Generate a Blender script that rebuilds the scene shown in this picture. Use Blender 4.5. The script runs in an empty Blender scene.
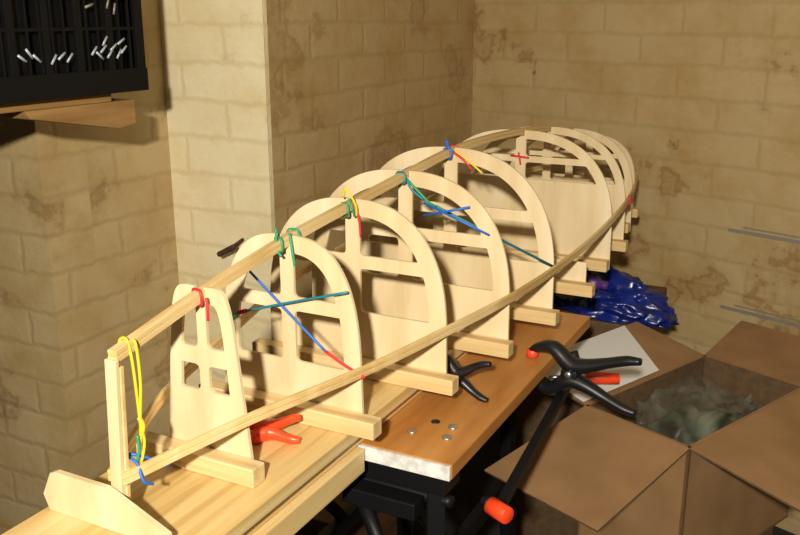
import bpy, bmesh, math, random
from mathutils import Vector, Matrix, noise
random.seed(4)
S=0.45; ZT=0.80
scene=bpy.context.scene
try: scene.view_settings.view_transform='Standard'
except Exception: pass
def W(p): return Vector((p[0]*S,p[1]*S,p[2]*S+ZT))
# ---------------------------------------------------------------- materials
def newmat(name):
    m=bpy.data.materials.new(name); m.use_nodes=True
    nt=m.node_tree; b=nt.nodes['Principled BSDF']; return m,nt,b
def ramp(nt,stops):
    r=nt.nodes.new('ShaderNodeValToRGB'); e=r.color_ramp.elements
    e[0].position=stops[0][0]; e[0].color=(*stops[0][1],1)
    e[1].position=stops[-1][0]; e[1].color=(*stops[-1][1],1)
    for p,c in stops[1:-1]:
        n=e.new(p); n.color=(*c,1)
    return r
def noisemat(name,stops,scale=(5,5,5),nscale=1.0,detail=5,rough=.6,bump=0.0,metal=0,spec=.4,distort=0.0):
    m,nt,b=newmat(name)
    tc=nt.nodes.new('ShaderNodeTexCoord'); mp=nt.nodes.new('ShaderNodeMapping'); mp.inputs['Scale'].default_value=scale
    nz=nt.nodes.new('ShaderNodeTexNoise'); nz.inputs['Scale'].default_value=nscale; nz.inputs['Detail'].default_value=detail
    nz.inputs['Distortion'].default_value=distort
    r=ramp(nt,stops)
    nt.links.new(tc.outputs['Object'],mp.inputs[0]); nt.links.new(mp.outputs[0],nz.inputs['Vector'])
    nt.links.new(nz.outputs['Fac'],r.inputs[0]); nt.links.new(r.outputs[0],b.inputs['Base Color'])
    b.inputs['Roughness'].default_value=rough; b.inputs['Metallic'].default_value=metal
    b.inputs['Specular IOR Level'].default_value=spec
    if bump:
        bp=nt.nodes.new('ShaderNodeBump'); bp.inputs['Strength'].default_value=bump; bp.inputs['Distance'].default_value=.004
        nt.links.new(nz.outputs['Fac'],bp.inputs['Height']); nt.links.new(bp.outputs[0],b.inputs['Normal'])
    return m
ply=noisemat('plywood_birch',[(.3,(.58,.42,.22)),(.5,(.71,.56,.33)),(.7,(.79,.66,.44))],scale=(30,9,1.2),nscale=2.2,rough=.55)
pine=noisemat('pine_strip',[(.3,(.50,.30,.10)),(.5,(.69,.48,.20)),(.68,(.77,.59,.30))],scale=(1.6,38,38),nscale=1.6,rough=.5,distort=.4)
pineY=noisemat('pine_batten',[(.3,(.56,.37,.15)),(.5,(.70,.51,.25)),(.68,(.77,.60,.33))],scale=(38,1.6,38),nscale=1.6,rough=.5,distort=.4)
pineB=noisemat('pine_board',[(.3,(.48,.29,.09)),(.43,(.64,.44,.17)),(.6,(.74,.55,.26)),(.75,(.79,.63,.34))],scale=(1.0,26,26),nscale=1.5,rough=.42,distort=.8)
oldwood=noisemat('old_brown_wood',[(.3,(.24,.12,.035)),(.7,(.44,.25,.09))],scale=(3,30,30),nscale=1.5,rough=.6)
darkwood=noisemat('dark_brown_wood',[(.3,(.06,.028,.012)),(.7,(.13,.06,.025))],scale=(3,30,30),nscale=1.5,rough=.5)
benchtop=noisemat('bench_laminate',[(.3,(.36,.135,.025)),(.5,(.47,.195,.045)),(.72,(.55,.25,.065))],scale=(4,26,26),nscale=1.3,rough=.32)
whiteedge=noisemat('bench_pale_edge',[(.3,(.40,.38,.36)),(.6,(.70,.69,.66))],scale=(10,30,30),nscale=2,rough=.7)
card=noisemat('cardboard',[(.3,(.25,.135,.055)),(.7,(.34,.19,.085))],scale=(6,6,6),nscale=2,rough=.75,bump=.1)
carddark=noisemat('cardboard_edge_shade',[(.3,(.09,.05,.023)),(.7,(.14,.08,.038))],scale=(30,30,30),nscale=2,rough=.8)  # cut edges and dark boxes, also the shade painted inside the open box
def flat(name,c,rough=.5,metal=0,spec=.5,vary=.85):
    return noisemat(name,[(.3,tuple(x*vary for x in c)),(.7,c)],scale=(12,12,12),nscale=2,rough=rough,metal=metal,spec=spec)
blackp=flat('black_plastic',(.008,.008,.010),.38)
blackm=flat('black_steel',(.005,.005,.006),.5,0,.25)
redp=flat('red_plastic',(.98,.07,.015),.35)
orangep=flat('orange_plastic',(.85,.07,.02),.4)
steel=flat('zinc_steel',(.55,.54,.52),.35,.9)
palefit=flat('pale_fitting',(.55,.60,.66),.3,.2)
rodm=flat('dull_strip',(.42,.38,.32),.45,.4)
rust=noisemat('rusty_iron',[(.3,(.04,.02,.015)),(.7,(.11,.05,.03))],scale=(60,60,60),rough=.8)
floorm=noisemat('concrete_floor',[(.3,(.015,.013,.012)),(.7,(.035,.03,.026))],scale=(3,3,3),nscale=2,rough=.9,bump=.3)
ceilm=noisemat('ceiling_paint',[(.3,(.45,.40,.32)),(.7,(.55,.50,.40))],scale=(3,3,3),rough=.9)
BC={'green':flat('rubber_green',(.02,.30,.14),.5),'blue':flat('rubber_blue',(.02,.14,.55),.5),'red':flat('rubber_red',(.75,.02,.03),.5),
 'yellow':flat('rubber_yellow',(.85,.62,.03),.5),'teal':flat('rubber_teal',(.01,.20,.26),.5)}
bluebag=flat('blue_bag_plastic',(.006,.022,.23),.28,0,.6,.4)
purplep=flat('purple_plastic',(.10,.03,.22),.4)
def brickmat(name,c1,c2,mort,stain,seed=0.0,bumps=.15,stainlo=.55,dark=(.2,.12,.06),bw=.225,bh=.076,darklo=.69,wash=(.86,.78,.62),sm=.6):
    m,nt,b=newmat(name); N=nt.nodes.new; L=nt.links.new
    tc=N('ShaderNodeTexCoord'); mp=N('ShaderNodeMapping'); mp.inputs['Location'].default_value=(seed,seed*.37,0)
    L(tc.outputs['UV'],mp.inputs[0])
    def warp(src,scale,det,amp):
        dn=N('ShaderNodeTexNoise'); dn.inputs['Scale'].default_value=scale; dn.inputs['Detail'].default_value=det
        L(mp.outputs[0],dn.inputs['Vector'])
        sub=N('ShaderNodeVectorMath'); sub.operation='SUBTRACT'; sub.inputs[1].default_value=(.5,.5,.5); L(dn.outputs['Color'],sub.inputs[0])
        sc=N('ShaderNodeVectorMath'); sc.operation='SCALE'; sc.inputs['Scale'].default_value=amp; L(sub.outputs[0],sc.inputs[0])
        ad=N('ShaderNodeVectorMath'); ad.operation='ADD'; L(src,ad.inputs[0]); L(sc.outputs[0],ad.inputs[1]); return ad.outputs[0],dn
    v1,dn=warp(mp.outputs[0],2.4,2,.022); v2,dn2=warp(v1,30,4,.016)
    br=N('ShaderNodeTexBrick'); br.inputs['Scale'].default_value=1; br.inputs['Brick Width'].default_value=bw
    br.inputs['Row Height'].default_value=bh; br.inputs['Mortar Size'].default_value=.010; br.inputs['Mortar Smooth'].default_value=1.0
    br.inputs['Color1'].default_value=(*c1,1); br.inputs['Color2'].default_value=(*c2,1); br.inputs['Mortar'].default_value=(*mort,1)
    L(v2,br.inputs['Vector'])
    n1=N('ShaderNodeTexNoise'); n1.inputs['Scale'].default_value=3.3; n1.inputs['Detail'].default_value=8; n1.inputs['Roughness'].default_value=.62
    L(mp.outputs[0],n1.inputs['Vector'])
    r1=ramp(nt,[(stainlo-.04,(0,0,0)),(stainlo,(sm*.25,)*3),(stainlo+.02,(sm,sm,sm)),(stainlo+.05,(sm*.35,)*3),(stainlo+.09,(sm*.7,)*3),(stainlo+.18,(.1,.1,.1))])
    L(n1.outputs['Fac'],r1.inputs[0])
    mx=N('ShaderNodeMixRGB'); L(r1.outputs[0],mx.inputs[0]); L(br.outputs['Color'],mx.inputs[1]); mx.inputs[2].default_value=(*stain,1)
    n2=N('ShaderNodeTexNoise'); n2.inputs['Scale'].default_value=6; n2.inputs['Detail'].default_value=8; n2.inputs['Roughness'].default_value=.65
    L(mp.outputs[0],n2.inputs['Vector'])
    r2=ramp(nt,[(.34,wash),(.56,(1,1,1))]); L(n2.outputs['Fac'],r2.inputs[0])
    mu=N('ShaderNodeMixRGB'); mu.blend_type='MULTIPLY'; mu.inputs[0].default_value=1; L(mx.outputs[0],mu.inputs[1]); L(r2.outputs[0],mu.inputs[2])
    n3=N('ShaderNodeTexNoise'); n3.inputs['Scale'].default_value=5.5; n3.inputs['Detail'].default_value=7
    mp3=N('ShaderNodeMapping'); mp3.inputs['Location'].default_value=(3+seed,9,0); L(tc.outputs['UV'],mp3.inputs[0]); L(mp3.outputs[0],n3.inputs['Vector'])
    r3=ramp(nt,[(darklo,(0,0,0)),(darklo+.03,(.8,.8,.8))]); L(n3.outputs['Fac'],r3.inputs[0])
    m3=N('ShaderNodeMixRGB'); L(r3.outputs[0],m3.inputs[0]); L(mu.outputs[0],m3.inputs[1]); m3.inputs[2].default_value=(*dark,1)
    L(m3.outputs[0],b.inputs['Base Color']); b.inputs['Roughness'].default_value=.5
    rj=ramp(nt,[(.38,(.15,.15,.15)),(.62,(1,1,1))]); L(n2.outputs['Fac'],rj.inputs[0])
    jm=N('ShaderNodeMath'); jm.operation='MULTIPLY'; L(br.outputs['Fac'],jm.inputs[0]); L(rj.outputs[0],jm.inputs[1])
    inv=N('ShaderNodeMath'); inv.operation='MULTIPLY_ADD'; inv.inputs[1].default_value=-.75; inv.inputs[2].default_value=1; L(jm.outputs[0],inv.inputs[0])
    ad2=N('ShaderNodeMath'); ad2.operation='MULTIPLY_ADD'; ad2.inputs[1].default_value=2.4; L(n2.outputs['Fac'],ad2.inputs[0]); L(inv.outputs[0],ad2.inputs[2])
    ad3=N('ShaderNodeMath'); ad3.operation='MULTIPLY_ADD'; ad3.inputs[1].default_value=-.8; L(r3.outputs[0],ad3.inputs[0]); L(ad2.outputs[0],ad3.inputs[2])
    bp=N('ShaderNodeBump'); bp.inputs['Strength'].default_value=bumps; bp.inputs['Distance'].default_value=.010
    L(ad3.outputs[0],bp.inputs['Height']); L(bp.outputs[0],b.inputs['Normal'])
    return m
# ---------------------------------------------------------------- object helpers
ORG={}
def link(o): scene.collection.objects.link(o)
def place(o,org,parent):
    ORG[o.name]=Vector(org)
    if parent:
        o.parent=parent; o.location=Vector(org)-ORG[parent.name]
    else: o.location=org
def tag(o,label,cat,group=None):
    o['label']=label; o['category']=cat
    if group: o['group']=group
def empty(name,p,label,cat,group=None):
    o=bpy.data.objects.new(name,None); o.empty_display_size=.05; link(o); place(o,W(p),None); tag(o,label,cat,group); return o
def mk(name,verts,faces,mat,parent=None,smooth=False,bevel=0,org=None,mats=None,fm=None,uvs=None):
    wv=[W(v) for v in verts]
    if org is None:
        n=len(wv); c=sum(wv,Vector())/n; org=Vector((c.x,c.y,min(v.z for v in wv)))
    else: org=W(org)
    me=bpy.data.meshes.new(name); me.from_pydata([v-org for v in wv],[],faces)
    for m in (mats or [mat]): me.materials.append(m)
    if fm:
        for i,p in enumerate(me.polygons): p.material_index=fm[i]
    if uvs:
        uv=me.uv_layers.new(name='UVMap')
        for l in me.loops: uv.data[l.index].uv=uvs[l.vertex_index]
    bm=bmesh.new(); bm.from_mesh(me); bmesh.ops.recalc_face_normals(bm,faces=bm.faces); bm.to_mesh(me); bm.free()
    if smooth:
        for p in me.polygons: p.use_smooth=True
    o=bpy.data.objects.new(name,me); link(o); place(o,org,parent)
    if bevel:
        b=o.modifiers.new('bevel','BEVEL'); b.width=bevel*S; b.segments=2; b.limit_method='ANGLE'
    return o
BF=[(0,1,3,2),(4,6,7,5),(0,4,5,1),(2,3,7,6),(0,2,6,4),(1,5,7,3)]
def boxv(x0,x1,y0,y1,z0,z1): return [(x,y,z) for x in(x0,x1) for y in(y0,y1) for z in(z0,z1)]
def box(name,x0,x1,y0,y1,z0,z1,mat,parent=None,bevel=.003): return mk(name,boxv(x0,x1,y0,y1,z0,z1),BF,mat,parent,bevel=bevel)
def boxes(name,lst,mat,parent=None,bevel=0):
    v=[];f=[]
    for b in lst:
        n=len(v); v+=boxv(*b); f+=[tuple(i+n for i in q) for q in BF]
    return mk(name,v,f,mat,parent,bevel=bevel)
def catmull(pts,k=6):
    P=[Vector(p) for p in pts]; out=[]
    for i in range(len(P)-1):
        a=P[i-1] if i else P[0]*2-P[1]; b=P[i]; c=P[i+1]; d=P[i+2] if i+2<len(P) else P[-1]*2-P[-2]
        for j in range(k):
            t=j/k; out.append(.5*((2*b)+(c-a)*t+(2*a-5*b+4*c-d)*t*t+(3*b-a-3*c+d)*t**3))
    out.append(P[-1]); return out
def tubegeo(pts,rad,seg=8,flatk=1.0,closed=False,up=(0,0,1)):
    P=[Vector(p) for p in pts]; n=len(P); v=[];f=[]
    if not isinstance(rad,(list,tuple)): rad=[rad]*n
    prev=None
    for i in range(n):
        if closed: t=P[(i+1)%n]-P[i-1]
        else: t=P[min(i+1,n-1)]-P[max(i-1,0)]
        t.normalize(); u=Vector(up) if prev is None else prev
        s=t.cross(u)
        if s.length<1e-4: s=t.cross(Vector((1,0,0)))
        s.normalize(); u=s.cross(t).normalized(); prev=u
        for k in range(seg):
            a=2*math.pi*k/seg+math.pi/seg; v.append(P[i]+(s*math.cos(a)*flatk+u*math.sin(a))*rad[i])
    m=n if closed else n-1
    for i in range(m):
        j=(i+1)%n
        for k in range(seg): f.append((i*seg+k,i*seg+(k+1)%seg,j*seg+(k+1)%seg,j*seg+k))
    if not closed: f.append(tuple(range(seg))[::-1]); f.append(tuple((n-1)*seg+k for k in range(seg)))
    return v,f
def tube(name,pts,rad,mat,parent=None,seg=8,flatk=1.0,closed=False,up=(0,0,1),smooth=True):
    v,f=tubegeo(pts,rad,seg,flatk,closed,up); return mk(name,v,f,mat,parent,smooth=smooth)
def cyl(name,a,b,r,mat,parent=None,seg=20,r2=None): 
    a=Vector(a);b=Vector(b); r2=r if r2 is None else r2
    o=tube(name,[a,a+(b-a)*.02,a+(b-a)*.98,b],[r*.92,r,r2,r2*.92],mat,parent,seg); 
    return o
def sweep(name,pts,w,h,mat,parent=None,bevel=.002):
    P=pts; v=[];f=[]; n=len(P)
    for i in range(n):
        t=P[min(i+1,n-1)]-P[max(i-1,0)]; t.normalize(); s=t.cross(Vector((0,0,1))).normalized(); u=s.cross(t)
        for a,b in((-.5,-.5),(.5,-.5),(.5,.5),(-.5,.5)): v.append(P[i]+s*a*w+u*b*h)
    for i in range(n-1):
        for k in range(4): f.append((i*4+k,i*4+(k+1)%4,i*4+4+(k+1)%4,i*4+4+k))
    f.append((3,2,1,0)); f.append(tuple((n-1)*4+k for k in range(4)))
    return mk(name,v,f,mat,parent,bevel=bevel)
def plate(name,loops,X,th,mat,parent=None):
    """loops of (y,z), plate in the YZ plane between X and X+th"""
    cu=bpy.data.curves.new('tmp','CURVE'); cu.dimensions='2D'; cu.fill_mode='BOTH'
    for lp in loops:
        sp=cu.splines.new('POLY'); sp.points.add(len(lp)-1)
        for p,q in zip(sp.points,lp): p.co=(q[0],q[1],0,1)
        sp.use_cyclic_u=True
    cu.extrude=th/2; o=bpy.data.objects.new('tmp',cu); link(o)
    dg=bpy.context.evaluated_depsgraph_get(); dg.update(); me=bpy.data.meshes.new_from_object(o.evaluated_get(dg))
    v=[(X+th/2+q.co.z,q.co.x,q.co.y) for q in me.vertices]; f=[tuple(p.vertices) for p in me.polygons]
    bpy.data.objects.remove(o); bpy.data.meshes.remove(me)
    ob=mk(name,v,f,mat,parent)
    m=ob.data; b=bmesh.new(); b.from_mesh(m); bmesh.ops.remove_doubles(b,verts=b.verts,dist=1e-5); bmesh.ops.recalc_face_normals(b,faces=b.faces); b.to_mesh(m); b.free()
    return ob
def roundpoly(pts,r,seg=4):
    """round the corners of a 2D polygon"""
    out=[]; n=len(pts)
    for i in range(n):
        a=Vector(pts[i-1]); b=Vector(pts[i]); c=Vector(pts[(i+1)%n])
        d1=a-b; d2=c-b
        if d1.length<1e-6 or d2.length<1e-6: continue
        ang=d1.angle(d2)
        if ang>2.5: out.append(tuple(b)); continue
        rr=min(r,d1.length*.45,d2.length*.45); p=b+d1.normalized()*rr; q=b+d2.normalized()*rr
        for k in range(seg+1):
            t=k/seg; out.append(tuple(p*(1-t)**2+b*2*t*(1-t)+q*t*t))
    return out
# ---------------------------------------------------------------- room
ZF=-ZT/S; ZC=3.4
def wall(name,p,q,mat,thick=.25,z0=ZF,z1=ZC):
    p=Vector((p[0],p[1],0)); q=Vector((q[0],q[1],0)); d=(q-p).normalized(); n=Vector((-d.y,d.x,0))*thick
    pts=[p,q,q+n,p+n]; v=[];uv=[]
    L=(q-p).length
    us=[0,L*S,(L)*S+.1,-.1]
    for z in(z0,z1):
        for k,a in enumerate(pts): v.append((a.x,a.y,z)); uv.append((us[k],(z-z0)*S))
    f=[(0,1,5,4),(1,2,6,5),(2,3,7,6),(3,0,4,7),(0,3,2,1),(4,5,6,7)]
    o=mk(name,v,f,mat,uvs=uv); o['kind']='structure'; tag(o,'cream-painted rough brick cellar wall with stains','wall'); return o
m_cream=brickmat('painted_brick_cream_lit',(.93,.82,.55),(.90,.78,.50),(.83,.70,.43),(.70,.53,.28),1.3,.24,.63,(.30,.2,.1),.225,.078,.74,(.90,.85,.72),.5)  # pillar brick: light on this face put into a paler cream
m_side=brickmat('painted_brick_shaded',(.56,.42,.215),(.53,.39,.195),(.485,.355,.175),(.28,.17,.07),5.1,.24,.585,(.12,.07,.03),sm=.7)  # recess brick: its shade put into the darker colour
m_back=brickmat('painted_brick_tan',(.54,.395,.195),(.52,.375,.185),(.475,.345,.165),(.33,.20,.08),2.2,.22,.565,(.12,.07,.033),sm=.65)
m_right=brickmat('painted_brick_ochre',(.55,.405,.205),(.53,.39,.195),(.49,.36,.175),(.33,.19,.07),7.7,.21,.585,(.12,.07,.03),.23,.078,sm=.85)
xC,yC=3.294,2.36; yB=2.945; xA=2.515; cor=(5.712,2.36)
rd=Vector((.342,.94))
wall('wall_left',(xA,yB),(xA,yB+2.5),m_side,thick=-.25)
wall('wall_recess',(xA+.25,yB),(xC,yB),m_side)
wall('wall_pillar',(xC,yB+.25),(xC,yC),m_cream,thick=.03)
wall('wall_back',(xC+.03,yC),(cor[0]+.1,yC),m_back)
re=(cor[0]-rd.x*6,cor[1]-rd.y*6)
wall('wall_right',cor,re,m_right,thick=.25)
fl=mk('floor',boxv(-4,7.5,-5,6,ZF-.1,ZF),BF,floorm); fl['kind']='structure'; tag(fl,'dark dusty concrete cellar floor','floor')
ce=mk('ceiling',boxv(-4,7.5,-5,6,ZC,ZC+.1),BF,ceilm); ce['kind']='structure'; tag(ce,'plain dull painted ceiling','ceiling')
# ---------------------------------------------------------------- pine board
board=empty('building_board',(2.9,1.22,-.08),'long knotty yellow pine plank under the hull frame','plank')
box('plank',.45,4.75,1.025,1.425,-.038,0,pineB,board,.004)
box('under_beam',.45,4.75,1.05,1.40,-.08,-.040,pineB,board,.004)
box('side_beam',.45,1.812,1.030,1.075,-.150,-.082,pineB,board,.004)
# ---------------------------------------------------------------- hull frame
YC=1.22
hull=empty('hull_frame',(2.9,YC,0),'upside-down small boat skeleton of pale plywood formers and pine strips','boat frame')
def prof(w,top,taper,n,z0=.15):
    def h(z):
        base=w*(1-taper*max(0,z)/top)
        if z<=z0: return base
        k=min(1,(z-z0)/(top-z0)); return base*max(0,(1-k**n))**(1/n)
    return h
FS=[(1.44,.124,.434,.38,7,.248,.290,.185,.040,.013),
 (1.76,.215,.482,.07,2.8,.286,.322,.150,.048,.020),
 (2.09,.295,.514,.02,2.5,.314,.352,.184,.050,.023),
 (2.42,.356,.544,.01,2.45,.326,.364,.194,.051,.024),
 (2.77,.385,.571,.01,2.4,.336,.374,.200,.052,.024),
 (3.13,.40,.12,0,2,0,0,0,0,0),
 (3.49,.400,.552,.01,2.5,.420,.446,.350,.038,.022),
 (3.85,.370,.528,.01,2.5,.395,.415,.29,.034,.018),
 (4.21,.320,.482,.01,2.5,.350,.370,.24,.034,.018),
 (4.57,.250,.415,.01,2.5,.290,.310,.19,.034,.018)]
TH=.0085
for i,(X,w,top,tp,n,c0,c1,sill,ring,ph) in enumerate(FS):
    yc=YC+(.012 if i==0 else 0)
    if n==2 and c0==0:
        plate('former',[[(yc-w,.001),(yc+w,.001),(yc+w,.12),(yc-w,.12)]],X,TH,ply,hull); continue
    h=prof(w,top,tp,n); nd=.024; nw=.0135
    right=[]
    K=40
    for k in range(K+1):
        z=top*(1-(1-k/K)**2.0) if k else .001
        y=h(z)
        if y>nw+.004: right.append((y,z))
    loop=[(yc-y,z) for y,z in right]+[(yc-nw,top-.001),(yc-nw,top-nd),(yc+nw,top-nd),(yc+nw,top-.001)]+[(yc+y,z) for y,z in reversed(right)]
    loops=[loop]
    hi=prof(w-ring,top-ring*.95,tp,n)
    def win(za,zb):
        for sgn in(1,-1):
            pts=[(ph,za)]
            M=14; last=zb
            for k in range(M+1):
                z=za+(zb-za)*(1-(1-k/M)**2); y=hi(z)
                if y>ph+.004: pts.append((y,z)); last=z
            pts.append((ph,last if zb>=top-ring*.95-.001 else zb))
            loops.append([(yc+sgn*a,b) for a,b in roundpoly(pts,.014)])
    win(sill,c0); win(c1,top-ring*.95)
    plate('former',loops,X,TH,ply,hull)
# battens
BE=[1.075,.950,.885,.845,.807,.781,.82,.826,.90,.935]
for i,F in enumerate(FS):
    X=F[0]; y1=2*YC-BE[i]
    if i==0: y1=1.415
    box('base_batten',X-.047,X-.001,BE[i],y1,.001,.046,pineY,hull,.003)
# keel
kp=[(1.158,1.216,.378),(1.44,YC+.006,.424),(1.76,YC,.474),(2.09,YC,.506),(2.42,YC,.536),(2.77,YC,.564),(3.13,YC,.568),(3.49,YC,.554),(3.85,YC,.527),(4.21,YC,.480),(4.60,YC,.412)]
kc=catmull(kp,5)
sweep('keel_strip',[p-Vector((0,0,.0010)) for p in kc],.022,.0125,pine,hull,.0012)
sweep('keel_strip',[p-Vector((0,0,.0140)) for p in kc],.022,.0125,pine,hull,.0012)
# side stringers (two laminated strips each side)
sp=[(1.150,.010,.112),(1.44,.122,.147),(1.76,.218,.162),(2.09,.298,.176),(2.42,.358,.184),(2.77,.388,.190),(3.13,.404,.205),(3.49,.404,.226),(3.85,.374,.228),(4.21,.322,.222),(4.60,.250,.215)]
for sg in(-1,1):
    c=catmull([(x,(1.228 if x<1.2 else YC)+sg*(d+.006)+(.012 if 1.3<x<1.5 else 0),z) for x,d,z in sp],5)
    sweep('side_strip',[p+Vector((0,0,.0068)) for p in c],.011,.0125,pine,hull,.0012)
    sweep('side_strip',[p-Vector((0,0,.0068)) for p in c],.011,.0125,pine,hull,.0012)
# stem post and gusset
stem=[(1.150,.001),(1.160,.001),(1.160,.366),(1.150,.366)]
v=[]
for y in(1.221,1.250):
    for x,z in stem: v.append((x,y-z/.36*.020,z))
f=[(0,1,2,3),(4,7,6,5)]+[(k,(k+1)%4,4+(k+1)%4,4+k) for k in range(4)]
mk('stem_post',v,f,ply,hull,bevel=.0015)
v=[(x+.0105,(1.216 if k<4 else 1.232)-z/.36*.016,min(z,.350)) for k,(x,y,z) in enumerate(v)]; mk('stem_post',v,f,pine,hull,bevel=.0015)
plate('gusset',[[(1.408,.001),(1.422,.035),(1.395,.090),(1.380,.096),(1.240,.096),(1.222,.090),(1.085,.034),(1.080,.001)]],1.130,.012,ply,hull)
# ---------------------------------------------------------------- rubber bands
def band(pts,col,r=.0034,smooth=True,label=None):
    p=catmull(pts,5) if smooth else [Vector(q) for q in pts]
    o=tube('rubber_band',p,r,BC[col],seg=6); tag(o,label or col+' rubber band stretched around the hull frame strips','rubber band','rubber bands on the hull frame'); return o
def loopband(x,y,z,col,w=.017,h=.018,lean=.0,r=.0032,label=None):
    pts=[(x-lean,y-w,z),(x-lean*.5,y-w*.8,z-h),(x,y,z-h*1.1),(x+lean*.5,y+w*.8,z-h),(x+lean,y+w,z),(x+lean*.5,y+w*.7,z+h*.75),(x,y,z+h*.85),(x-lean*.5,y-w*.7,z+h*.75)]
    P=[Vector(q) for q in pts]; P2=catmull(P+[P[0]],3)[:-1]
    o=tube('rubber_band',P2,r,BC[col],seg=6,closed=True); tag(o,label or col+' rubber band wound around the keel strip','rubber band','rubber bands on the hull frame')
    return o
def kz(x):
    return min(kc,key=lambda p:abs(p.x-x)).z-.008
yl='tight yellow rubber band hanging from keel strip beside the stem'
band([(1.195,1.235,kz(1.19)-.005),(1.195,1.228,kz(1.19)+.014),(1.195,1.211,kz(1.19)+.014),(1.198,1.205,kz(1.19)-.03),(1.204,1.206,.26),(1.206,1.207,.19),(1.200,1.214,.13)],'yellow',.0032,label=yl)
band([(1.205,1.206,kz(1.2)+.014),(1.206,1.199,kz(1.2)),(1.208,1.198,.30),(1.206,1.205,.215),(1.208,1.201,.17),(1.200,1.207,.125)],'yellow',.0032,label=yl)
band([(1.206,1.208,.225),(1.209,1.202,.205),(1.205,1.206,.185)],'yellow',.0055,label='yellow rubber band knot beside the stem')
band([(1.20,1.255,.17),(1.185,1.25,.15),(1.185,1.205,.135),(1.18,1.185,.10),(1.20,1.18,.085)],'blue',label='blue rubber band looped around the lower stem and side strips')
band([(1.185,1.250,.10),(1.185,1.23,.145),(1.21,1.20,.135),(1.25,1.18,.10)],'blue')
band([(1.195,1.206,.19),(1.195,1.204,.16),(1.19,1.208,.13)],'green',label='short green rubber band knotted by the stem')
for x,col,l in [(1.425,'red',.006),(1.73,'green',.01),(1.795,'green',-.004),(2.05,'green',.01),(2.39,'teal',.0),(2.74,'blue',.004),(2.80,'red',0)]:
    loopband(x,YC+(.006 if x<1.5 else 0),kz(x),col,lean=l)
band([(1.425,1.200,kz(1.43)),(1.422,1.196,.39),(1.422,1.197,.365)],'red')
band([(1.72,1.22,kz(1.72)+.05),(1.715,1.215,kz(1.72)),(1.71,1.2,.44)],'green',label='green rubber band end standing off the keel strip')
band([(1.75,1.20,.49),(1.745,1.19,.44),(1.745,1.185,.41)],'green')
band([(2.05,1.225,.525),(2.045,1.215,.55),(2.05,1.20,.53),(2.06,1.19,.50),(2.07,1.195,.47)],'yellow')
band([(2.07,1.205,.515),(2.075,1.19,.46),(2.08,1.188,.41)],'red')
band([(2.06,1.21,.52),(2.06,1.195,.47)],'green',smooth=False)
band([(2.73,1.22,.60),(2.735,1.215,.575),(2.74,1.20,.56)],'blue',.006)
band([(2.75,1.20,.565),(2.76,1.15,.53),(2.765,1.10,.49)],'yellow')
band([(2.75,1.205,.56),(2.765,1.17,.53),(2.765,1.14,.50)],'red')
band([(1.742,1.335,.39),(1.742,1.22,.295),(1.742,1.10,.20)],'blue',.0036,label='long blue rubber band pulled diagonally across a former')
band([(1.742,1.10,.20),(1.742,1.05,.175),(1.742,.988,.150)],'red',.0042,label='red rubber band hooked around the side strip')
band([(1.738,1.34,.27),(1.738,1.18,.32),(1.738,1.03,.365)],'teal',.0034,label='long teal rubber band pulled across a former')
band([(1.738,1.36,.262),(1.738,1.335,.272)],'red',.006,smooth=False)
band([(1.738,1.40,.235),(1.738,1.36,.262)],'green',.006,smooth=False)
band([(2.395,1.20,.52),(2.408,1.135,.455),(2.43,1.117,.437)],'green',.0042,label='green rubber band coming off the keel strip')
band([(2.43,1.117,.437),(2.762,.832,.195)],'teal',.0044,smooth=False,label='long teal rubber band pulled taut down to the side strip')
band([(2.400,1.21,.53),(2.402,1.19,.49),(2.406,1.15,.46)],'teal',.0036)
band([(2.410,1.15,.409),(2.410,.997,.450)],'blue',.0040,smooth=False,label='blue rubber band stretched across a middle former')
band([(2.406,1.15,.450),(2.406,.93,.372)],'blue',.0036,smooth=False,label='blue rubber band stretched across a middle former')
band([(3.84,.835,.25),(3.84,.83,.215),(3.85,.85,.20)],'red',.005,label='red rubber band around far end of side strip')
band([(3.48,1.26,.445),(3.48,1.18,.44)],'red',.004)
band([(3.478,1.225,.46),(3.478,1.215,.41)],'red',.004)
# ---------------------------------------------------------------- folding work bench
wb=empty('workbench',(2.46,1.15,ZF),'folding work bench with orange-brown wooden jaws and black steel frame','workbench')
ZB=-.08
box('bench_jaw',1.83,3.12,.79,1.135,ZB-.045,ZB-.001,benchtop,wb,.004)
box('bench_jaw',1.83,3.12,1.165,1.50,ZB-.045,ZB-.001,benchtop,wb,.004)
box('jaw_edge',1.820,1.8295,.792,1.133,ZB-.043,ZB-.003,whiteedge,wb,.001)['label']='pale scuffed edge strip'
for (x,y) in [(1.952,.962),(2.025,.873),(1.96,.862)]:
    cyl('bolt_head',(x,y,ZB-.002),(x,y,ZB+.003),.014,steel,wb,16)
cyl('dog_hole',(2.035,.93,ZB-.002),(2.035,.93,ZB+.0008),.013,blackp,wb,16)
for X in(1.93,2.93):
    far=X>2.4; ya=1.02 if far else .86
    box('frame_beam',X-.05,X+.05,ya-.03,1.50,ZB-.13,ZB-.046,blackm,wb,.004)
    cyl('clamp_screw',(X,ya-.03,ZB-.17),(X,1.5,ZB-.17),.018,blackm,wb)
    for y,dy in((ya+.02,-.02 if far else -.08),(1.45,.10)):
        tube('leg',[(X,y,ZB-.10),(X+(-.04 if not far else .03),y+dy*.3,-.9),(X+(-.12 if not far else .08),y+dy,ZF+.01)],.032,blackm,wb,4,smooth=False)
for y in(1.05,1.47):
    box('side_rail',1.93,2.93,y-.02,y+.02,-.80,-.74,blackm,wb,.004)
    tube('brace',[(1.95,y,-.22),(2.45,y,-.78)],.022,blackm,wb,4,smooth=False)
box('step_plate',1.95,2.92,1.02,1.44,-1.20,-1.17,blackm,wb,.004)
box('lock_lever',1.84,1.90,.90,1.12,ZB-.20,ZB-.15,blackm,wb,.004)
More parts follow.
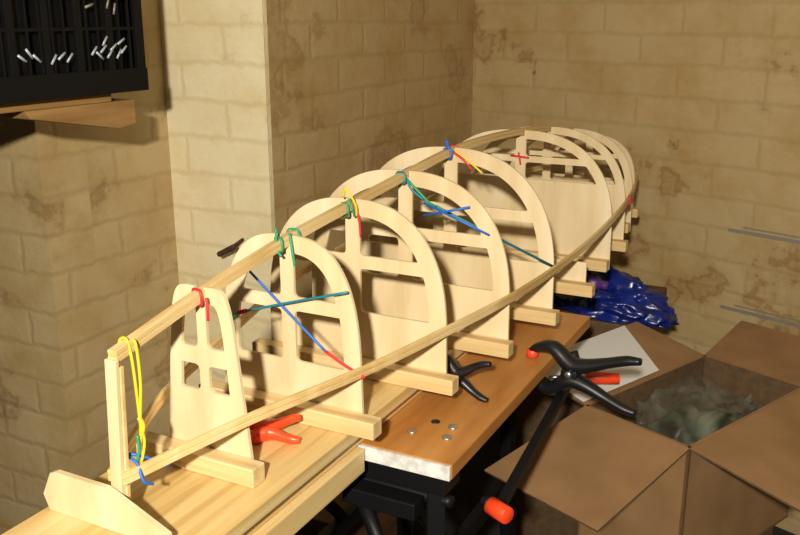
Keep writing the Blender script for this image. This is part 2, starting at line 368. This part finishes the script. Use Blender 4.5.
tube('lock_lever',[(1.90,1.10,ZB-.18),(1.86,1.02,ZB-.30),(1.90,.93,ZB-.33)],.022,blackm,wb,6)
# brown wood made up as a chest, added to darken the gap below the plank
ch=empty('added_chest',(2.9,1.9,ZF),'dark brown wooden chest added behind the bench to darken the gap under the plank','chest')
box('chest_body',2.62,3.22,1.66,2.26,ZF+.001,-.98,darkwood,ch,.006)
box('chest_lid',2.60,3.24,1.64,2.28,-.978,-.92,darkwood,ch,.008)
# ---------------------------------------------------------------- clamps
def clamp(name,loc,rot,size,mat,padmat,label,opening=.14,spread=.42,fat=1.0,pin=.06):
    """spring clamp; local x = jaw direction, z = opening"""
    M=Matrix.Translation(Vector(loc))@rot.to_4x4()
    e=empty(name,loc,label,'clamp')
    def T(l): return [M@Vector((a*size,b*size,c*size)) for a,b,c in l]
    up=(M.to_3x3()@Vector((0,1,0)))
    for s in(1,-1):
        g=[(.43,0,s*opening*.62),(.36,0,s*(opening*.5+.075)),(.22,0,s*(opening*.5+.10)),(.06,0,s*.075),(-.08,0,s*.085),(-.28,0,s*spread*.34),(-.44,0,s*spread*.46),(-.56,0,s*spread*.50)]
        p=catmull(T(g),4); n=len(p)
        prof_=[.045,.06,.085,.10,.085,.062,.058,.04]
        rr=[]
        for k in range(n):
            q=k/(n-1)*7; i0=min(6,int(q)); rr.append(size*fat*(prof_[i0]*(1-q+i0)+prof_[i0+1]*(q-i0))*.72)
        tube('clamp_arm',p,rr,mat,e,10,.85,up=up)
        q=T([(.42,0,s*opening*pin),(.42,0,s*opening*(pin+.36))]); 
        cyl('jaw_pad',q[0],q[1],size*.055,padmat,e,12)
    c=T([(0.04,-.07,0),(0.04,.07,0)]); cyl('pivot_spring',c[0],c[1],size*.075,mat,e,16)
    c=T([(0.04,-.09,0),(0.04,.09,0)]); cyl('pivot_pin',c[0],c[1],size*.03,mat if padmat!=orangep else steel,e,10)
    return e
def rotm(xdir,zdir):
    x=Vector(xdir).normalized(); z=Vector(zdir); z=(z-x*z.dot(x)).normalized(); y=z.cross(x)
    return Matrix((x,y,z)).transposed()
clamp('spring_clamp',(2.60,.695,-.102),rotm((.12,.99,0),(.05,0,1)),.37,blackp,orangep,'large black spring clamp with orange pads gripping bench edge',.18,.46,1.25,.37)
clamp('spring_clamp',(2.235,.950,-.022),rotm((.05,1,0),(.1,0,1)),.18,blackp,blackp,'black spring clamp holding the pine plank edge',.3,.62,1.7)
clamp('spring_clamp',(1.605,1.185,.026),rotm((-.5,.8,.0),(.8,.5,.35)),.140,redp,redp,'small bright red spring clamp lying on the pine plank',.1,.55,2.1)
bc=empty('bar_clamp',(2.62,.745,-.17),'black bar clamp with a red end knob hanging from bench edge','clamp')
tube('bar',[(2.74,.745,-.175),(2.02,.72,-.265)],.018,blackm,bc,4,smooth=False)
tube('jaw',catmull([(2.80,.765,-.11),(2.78,.745,-.15),(2.72,.735,-.180)],3),.02,blackp,bc,8)
cyl('end_knob',(2.010,.750,-.280),(1.980,.69,-.280),.026,redp,bc,12,.024)
cyl('knob_collar',(2.025,.772,-.278),(2.010,.750,-.280),.019,blackp,bc,12)
sc=empty('screwdriver',(3.0,.70,-.33),'red-handled screwdriver lying on the cardboard flap','screwdriver')
cyl('handle',(3.22,.82,-.375),(3.27,.70,-.375),.026,redp,sc,12,.022)
cyl('shaft',(3.16,.95,-.375),(3.22,.82,-.375),.008,steel,sc,8)
# ---------------------------------------------------------------- cardboard box
Zr=-.45
Nn=Vector((2.947,.368,Zr)); e1=Vector((.394,.919,0)); e2=Vector((.919,-.394,0)); l1,l2=.46,.83
Lc=Nn+e1*l1; Rc=Nn+e2*l2; Fc=Lc+e2*l2
cb=empty('cardboard_box',(Nn+e1*.23+e2*.45)[:2]+(-1.05,),'open brown cardboard box with spread flaps beside the bench','box')
def slab(name,pts,th,mat,parent,sub=False):
    P=[Vector(p) for p in pts]; n=(P[1]-P[0]).cross(P[2]-P[0]).normalized()*th
    if n.z<0: n=-n
    k=len(P); v=P+[p-n for p in P]
    f=[tuple(range(k)),tuple(range(2*k-1,k-1,-1))]+[(i,(i+1)%k,k+(i+1)%k,k+i) for i in range(k)]
    return mk(name,v,f,mat,parent,bevel=.001,mats=[mat,carddark],fm=[0,0]+[1]*k)
dz=Vector((0,0,-.60)); t=.012
def wallp(a,b,inn):
    v=[a,b,b+inn*t,a+inn*t]; v=v+[p+dz for p in v]
    return v
bv=[];bf=[];bm_=[]
for a,b,i in((Nn,Lc,e2),(Nn,Rc,e1),(Lc,Fc,-e1),(Rc,Fc,-e2)):
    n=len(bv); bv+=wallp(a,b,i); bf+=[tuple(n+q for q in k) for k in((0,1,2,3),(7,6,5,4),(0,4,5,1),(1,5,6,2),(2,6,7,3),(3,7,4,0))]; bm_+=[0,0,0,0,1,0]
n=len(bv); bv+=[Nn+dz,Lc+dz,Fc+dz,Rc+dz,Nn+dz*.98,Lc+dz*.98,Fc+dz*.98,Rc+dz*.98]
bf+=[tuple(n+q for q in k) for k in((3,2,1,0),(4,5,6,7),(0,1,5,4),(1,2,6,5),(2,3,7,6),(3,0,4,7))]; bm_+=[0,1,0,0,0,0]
mk('box_body',bv,bf,card,cb,mats=[card,carddark],fm=bm_)  # inside faces get dark card, interior shade put into the colour
def flap(a,b,d,ka,kb):
    d=Vector(d); e=(b-a).normalized(); slab('flap',[a,b,b+d+e*kb,a+d-e*ka],.009,card,cb)
flap(Nn,Lc,-e2*.50+Vector((0,0,-.125)),.0,.05)
flap(Nn,Rc,-e1*.43+Vector((0,0,-.06)),.0,.02)
flap(Lc,Fc,e1*.365+Vector((0,0,.06)),.0,.0)
flap(Fc,Rc,e2*.48+Vector((0,0,.03)),.10,.02)
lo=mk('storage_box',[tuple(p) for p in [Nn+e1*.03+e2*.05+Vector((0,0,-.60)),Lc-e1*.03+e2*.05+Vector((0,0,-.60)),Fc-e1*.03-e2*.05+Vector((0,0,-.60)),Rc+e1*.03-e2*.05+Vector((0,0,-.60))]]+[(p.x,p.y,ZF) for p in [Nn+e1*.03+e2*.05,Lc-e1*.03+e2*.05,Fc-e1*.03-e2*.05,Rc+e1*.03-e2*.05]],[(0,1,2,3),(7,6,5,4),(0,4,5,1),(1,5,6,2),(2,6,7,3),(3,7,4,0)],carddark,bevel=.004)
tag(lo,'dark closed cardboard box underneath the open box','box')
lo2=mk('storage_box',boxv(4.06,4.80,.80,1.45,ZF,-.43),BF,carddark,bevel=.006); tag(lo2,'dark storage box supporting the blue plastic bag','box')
# crumpled things
def blob(name,c,rx,ry,rz,mat,amp,freq,parent=None,rot=0,seed=0,smooth=True,sub=5,cut=-.35,fine=.35,sq=1.0,clampr=9):
    bm=bmesh.new(); bmesh.ops.create_icosphere(bm,subdivisions=sub,radius=1)
    v=[]; sd=Vector((seed*1.7,seed*.9,seed*.3))
    for q in bm.verts:
        p=q.co.copy()
        n1=noise.noise(p*freq+sd); n2=abs(noise.noise(p*freq*2.1+sd)); n3=abs(noise.noise(p*freq*4.5-sd))
        if sq<1: p=Vector([math.copysign(abs(c_)**sq,c_) for c_ in p])
        p*=1+amp*(n1*.9-n2*.8-n3*fine+.3); z=max(p.z,cut)
        x,y=max(-clampr,min(clampr,p.x))*rx,max(-clampr,min(clampr,p.y))*ry; x,y=x*math.cos(rot)-y*math.sin(rot),x*math.sin(rot)+y*math.cos(rot)
        v.append((c[0]+x,c[1]+y,c[2]+(z-cut)*rz))
    f=[tuple(q.index for q in fc.verts) for fc in bm.faces]; bm.free()
    return mk(name,v,f,mat,parent,smooth=smooth)
bag=empty('plastic_bag',(4.22,.93,-.43),'crumpled dark blue plastic bag with purple contents','bag')
blob('bag_body',(4.27,1.03,-.43),.17,.31,.145,bluebag,.50,1.2,bag,rot=-.35,seed=6,smooth=True,fine=.40)
tube('bag_content',catmull([(4.09,1.24,-.30),(4.06,1.14,-.245),(4.06,1.04,-.235),(4.08,.96,-.25)],5),[.022]*3+[.036]*10+[.022]*3,purplep,bag,8)
# clear bag in box
m_clear,nt,b=newmat('clear_plastic'); 
tcn=nt.nodes.new('ShaderNodeTexCoord'); nz=nt.nodes.new('ShaderNodeTexNoise'); nz.inputs['Scale'].default_value=12
nt.links.new(tcn.outputs['Object'],nz.inputs['Vector']); rr=ramp(nt,[(.35,(.14,.13,.09)),(.75,(.38,.38,.30))]); nt.links.new(nz.outputs['Fac'],rr.inputs[0]); nt.links.new(rr.outputs[0],b.inputs['Base Color'])
ra=ramp(nt,[(.4,(.11,.11,.11)),(.7,(.36,.36,.36))]); nt.links.new(nz.outputs['Fac'],ra.inputs[0]); nt.links.new(ra.outputs[0],b.inputs['Alpha'])
b.inputs['Roughness'].default_value=.08; b.inputs['Coat Weight'].default_value=.8; b.inputs['Coat Roughness'].default_value=.05
m_parts=noisemat('green_grey_parts',[(.35,(.016,.013,.009)),(.5,(.04,.055,.03)),(.7,(.13,.16,.10))],scale=(20,20,20),nscale=1.2,rough=.4)
cc=Nn+e1*.23+e2*.40
pb=empty('clear_bag',(cc.x,cc.y,-1.0),'crumpled clear plastic bag of grey-green parts inside the open box','bag')
blob('bag_film',(cc.x,cc.y,-1.03),.36,.19,.44,m_clear,.24,1.5,pb,rot=-.405,seed=12,sq=.55,fine=.9,cut=-.30,clampr=1.0)
blob('bag_contents',(cc.x,cc.y,-1.03),.34,.175,.37,m_parts,.26,2.0,pb,rot=-.405,seed=5,smooth=True,sub=5,sq=.6,cut=-.30,clampr=1.0)
# printed sheet
m_pg,nt,b=newmat('printed_paper'); tcn=nt.nodes.new('ShaderNodeTexCoord'); mp=nt.nodes.new('ShaderNodeMapping'); mp.inputs['Rotation'].default_value=(0,0,.4)
wv=nt.nodes.new('ShaderNodeTexWave'); wv.inputs['Scale'].default_value=60; wv.bands_direction='Y'; nt.links.new(tcn.outputs['Object'],mp.inputs[0]); nt.links.new(mp.outputs[0],wv.inputs['Vector'])
rr=ramp(nt,[(.0,(.66,.66,.66)),(.10,(.78,.78,.78)),(.4,(.82,.82,.81))]); nt.links.new(wv.outputs['Fac'],rr.inputs[0]); nt.links.new(rr.outputs[0],b.inputs['Base Color'])
def fp(a,b_,h=.010): return Lc+e1*a+e2*b_+Vector((0,0,.163*a+h))
pg=slab('printed_sheet',[fp(.01,.0),fp(.34,.02),fp(.355,.72),fp(.01,.50)],.002,m_pg,None); tag(pg,'white printed instruction sheet lying on the box flap','paper')
pg.data.materials[1]=m_pg
# ---------------------------------------------------------------- shelf, crate
sh=empty('wall_shelf',(2.2,2.7,.60),'rough brown wooden shelf board with bracket on the cellar wall','shelf')
box('shelf_board',1.60,2.50,2.50,2.94,.695,.728,oldwood,sh,.003)
v=[]
for y in(2.50,2.62):
    v+=[(2.10,y,.694),(2.62,y,.694),(2.62,y,.60),(2.53,y,.59),(2.12,y,.665)]
f=[(0,1,2,3,4),(9,8,7,6,5)]+[(k,(k+1)%5,5+(k+1)%5,5+k) for k in range(5)]
mk('bracket',v,f,oldwood,sh,bevel=.003)
cr=empty('plastic_crate',(2.1,2.7,.73),'black slatted plastic crate full of small hardware on shelf','crate')
L=[]
x0,x1,y0,y1,z0,z1=1.60,2.65,2.46,2.92,.73,1.35
L+=[(x0,x1,y0,y1,z0,z0+.02),(x0,x1,y0-.01,y0+.015,z0,z0+.085),(x0,x1,y0-.012,y0+.015,z1-.06,z1),(x0,x1,y1-.02,y1,z0,z1),(x0,x0+.02,y0,y1,z0,z1),(x1-.015,x1+.004,y0,y1,z0,z1)]
for k in range(8):
    x=x1-.03-k*.145; L.append((x-.014,x+.014,y0-.006,y0+.012,z0,z1))
for k in range(20):
    x=x1-.02-k*.052; L.append((x-.004,x+.004,y0-.002,y0+.006,z0,z1))
for z in(.955,1.065,1.17,1.29): L.append((x0,x1,y0-.003,y0+.008,z,z+.012))
for k in range(4):
    y=y0+.02+k*.13; L.append((x1-.002,x1+.010,y-.012,y+.012,z0,z1))
boxes('crate_body',L,blackm,cr,.001)
random.seed(11)
FT=[(2.53,.885,.7),(2.505,.870,.9),(2.48,.895,.6),(2.46,.872,.8),(2.43,.89,.7),(2.41,.868,-.7),(2.385,.885,.8),(2.52,.915,.5),(2.44,.918,.9),
    (2.27,.865,.8),(2.235,.872,.6),(2.20,.862,.9),(2.13,.868,-.7),(2.10,.885,-.9),(2.07,.87,-.6),(2.50,1.03,1.3),(2.47,1.05,1.2),(2.38,1.04,.3),(2.40,1.12,1.4)]
for x,z,a in FT:
    l=.020; y=2.451
    o=tube('metal_fitting',[(x-l*math.cos(a),y-.003,z-l*math.sin(a)),(x+l*math.cos(a),y-.003,z+l*math.sin(a))],.0050,palefit if z<1 else rodm,None,6,flatk=.6)
    tag(o,'small shiny pale metal fitting poking through the crate slats','hardware','hardware in the crate')
fillb=box('crate_dark_block',1.63,2.61,2.50,2.89,.752,1.33,blackm,None,.02); tag(fillb,'added dark block that keeps the black crate dark inside','filler')  # dark block added to hide the lit wall behind the crate openings
nl=empty('iron_hook',(xC-.08,2.577,-.06),'rusty iron bolt sticking out of the brick pillar','hook')
cyl('shank',(xC+.01,2.53,-.02),(xC-.13,2.535,-.055),.009,rust,nl,10)
cyl('bolt_tip',(xC-.13,2.575,-.07),(xC-.13,2.48,-.02),.013,rust,nl,10)
for z in(-.128,-.575):
    base=Vector((5.1,.65,0)); nrm=Vector((-.94,.342,0)); dd=Vector((rd.x,rd.y,0))
    base=base+nrm*.0
    sh_=(Vector((cor[0],cor[1],0))-base).dot(nrm)
    base=base+nrm*sh_
    for off,s0,s1,r in((0,-.12,-1.0,.009),(.026,-.20,-1.0,.004)):
        P=[]
        for s_ in(s0,s1):
            for nn in(.001,.005):
                for zz in(-r,r): P.append(base+dd*s_+nrm*nn+Vector((0,0,z+off+zz)))
        o=mk('metal_strip',P,BF,rodm); tag(o,'thin flat metal strip fixed along the brick wall','metal strip','metal strips on the wall')
# ---------------------------------------------------------------- lights
def area(loc,target,size,power,col):
    l=bpy.data.lights.new('lamp','AREA'); l.shape='DISK'; l.size=size; l.energy=power; l.color=col
    o=bpy.data.objects.new('flash_fill_light',l); link(o); o.location=W(loc); o.rotation_euler=(W(target)-W(loc)).to_track_quat('-Z','Y').to_euler(); return o
area((-1.05,-.18,1.60),(3.4,1.2,.2),.06,45,(1,.94,.81))
area((.5,-1.0,3.2),(3.5,1.2,0),.8,1.0,(1,.85,.62))  # added weak warm fill from above, not part of the flash
w=bpy.data.worlds.new('world'); scene.world=w; w.use_nodes=True
w.node_tree.nodes['Background'].inputs[0].default_value=(.9,.75,.55,1); w.node_tree.nodes['Background'].inputs[1].default_value=.01
# ---------------------------------------------------------------- camera
cam=bpy.data.cameras.new('camera'); co=bpy.data.objects.new('camera',cam); link(co); scene.camera=co
cam.sensor_width=36; cam.lens=36*880/800; cam.clip_start=.02
r=Vector((.4555,-.8902,0)); th=math.atan2(250,880); hd=Vector((.8902,.4555,0)); fw=hd*math.cos(th)-Vector((0,0,math.sin(th))); upv=r.cross(fw)
R=Matrix((r,upv,-fw)).transposed().to_4x4(); co.matrix_world=Matrix.Translation(W((0,0,1)))@R
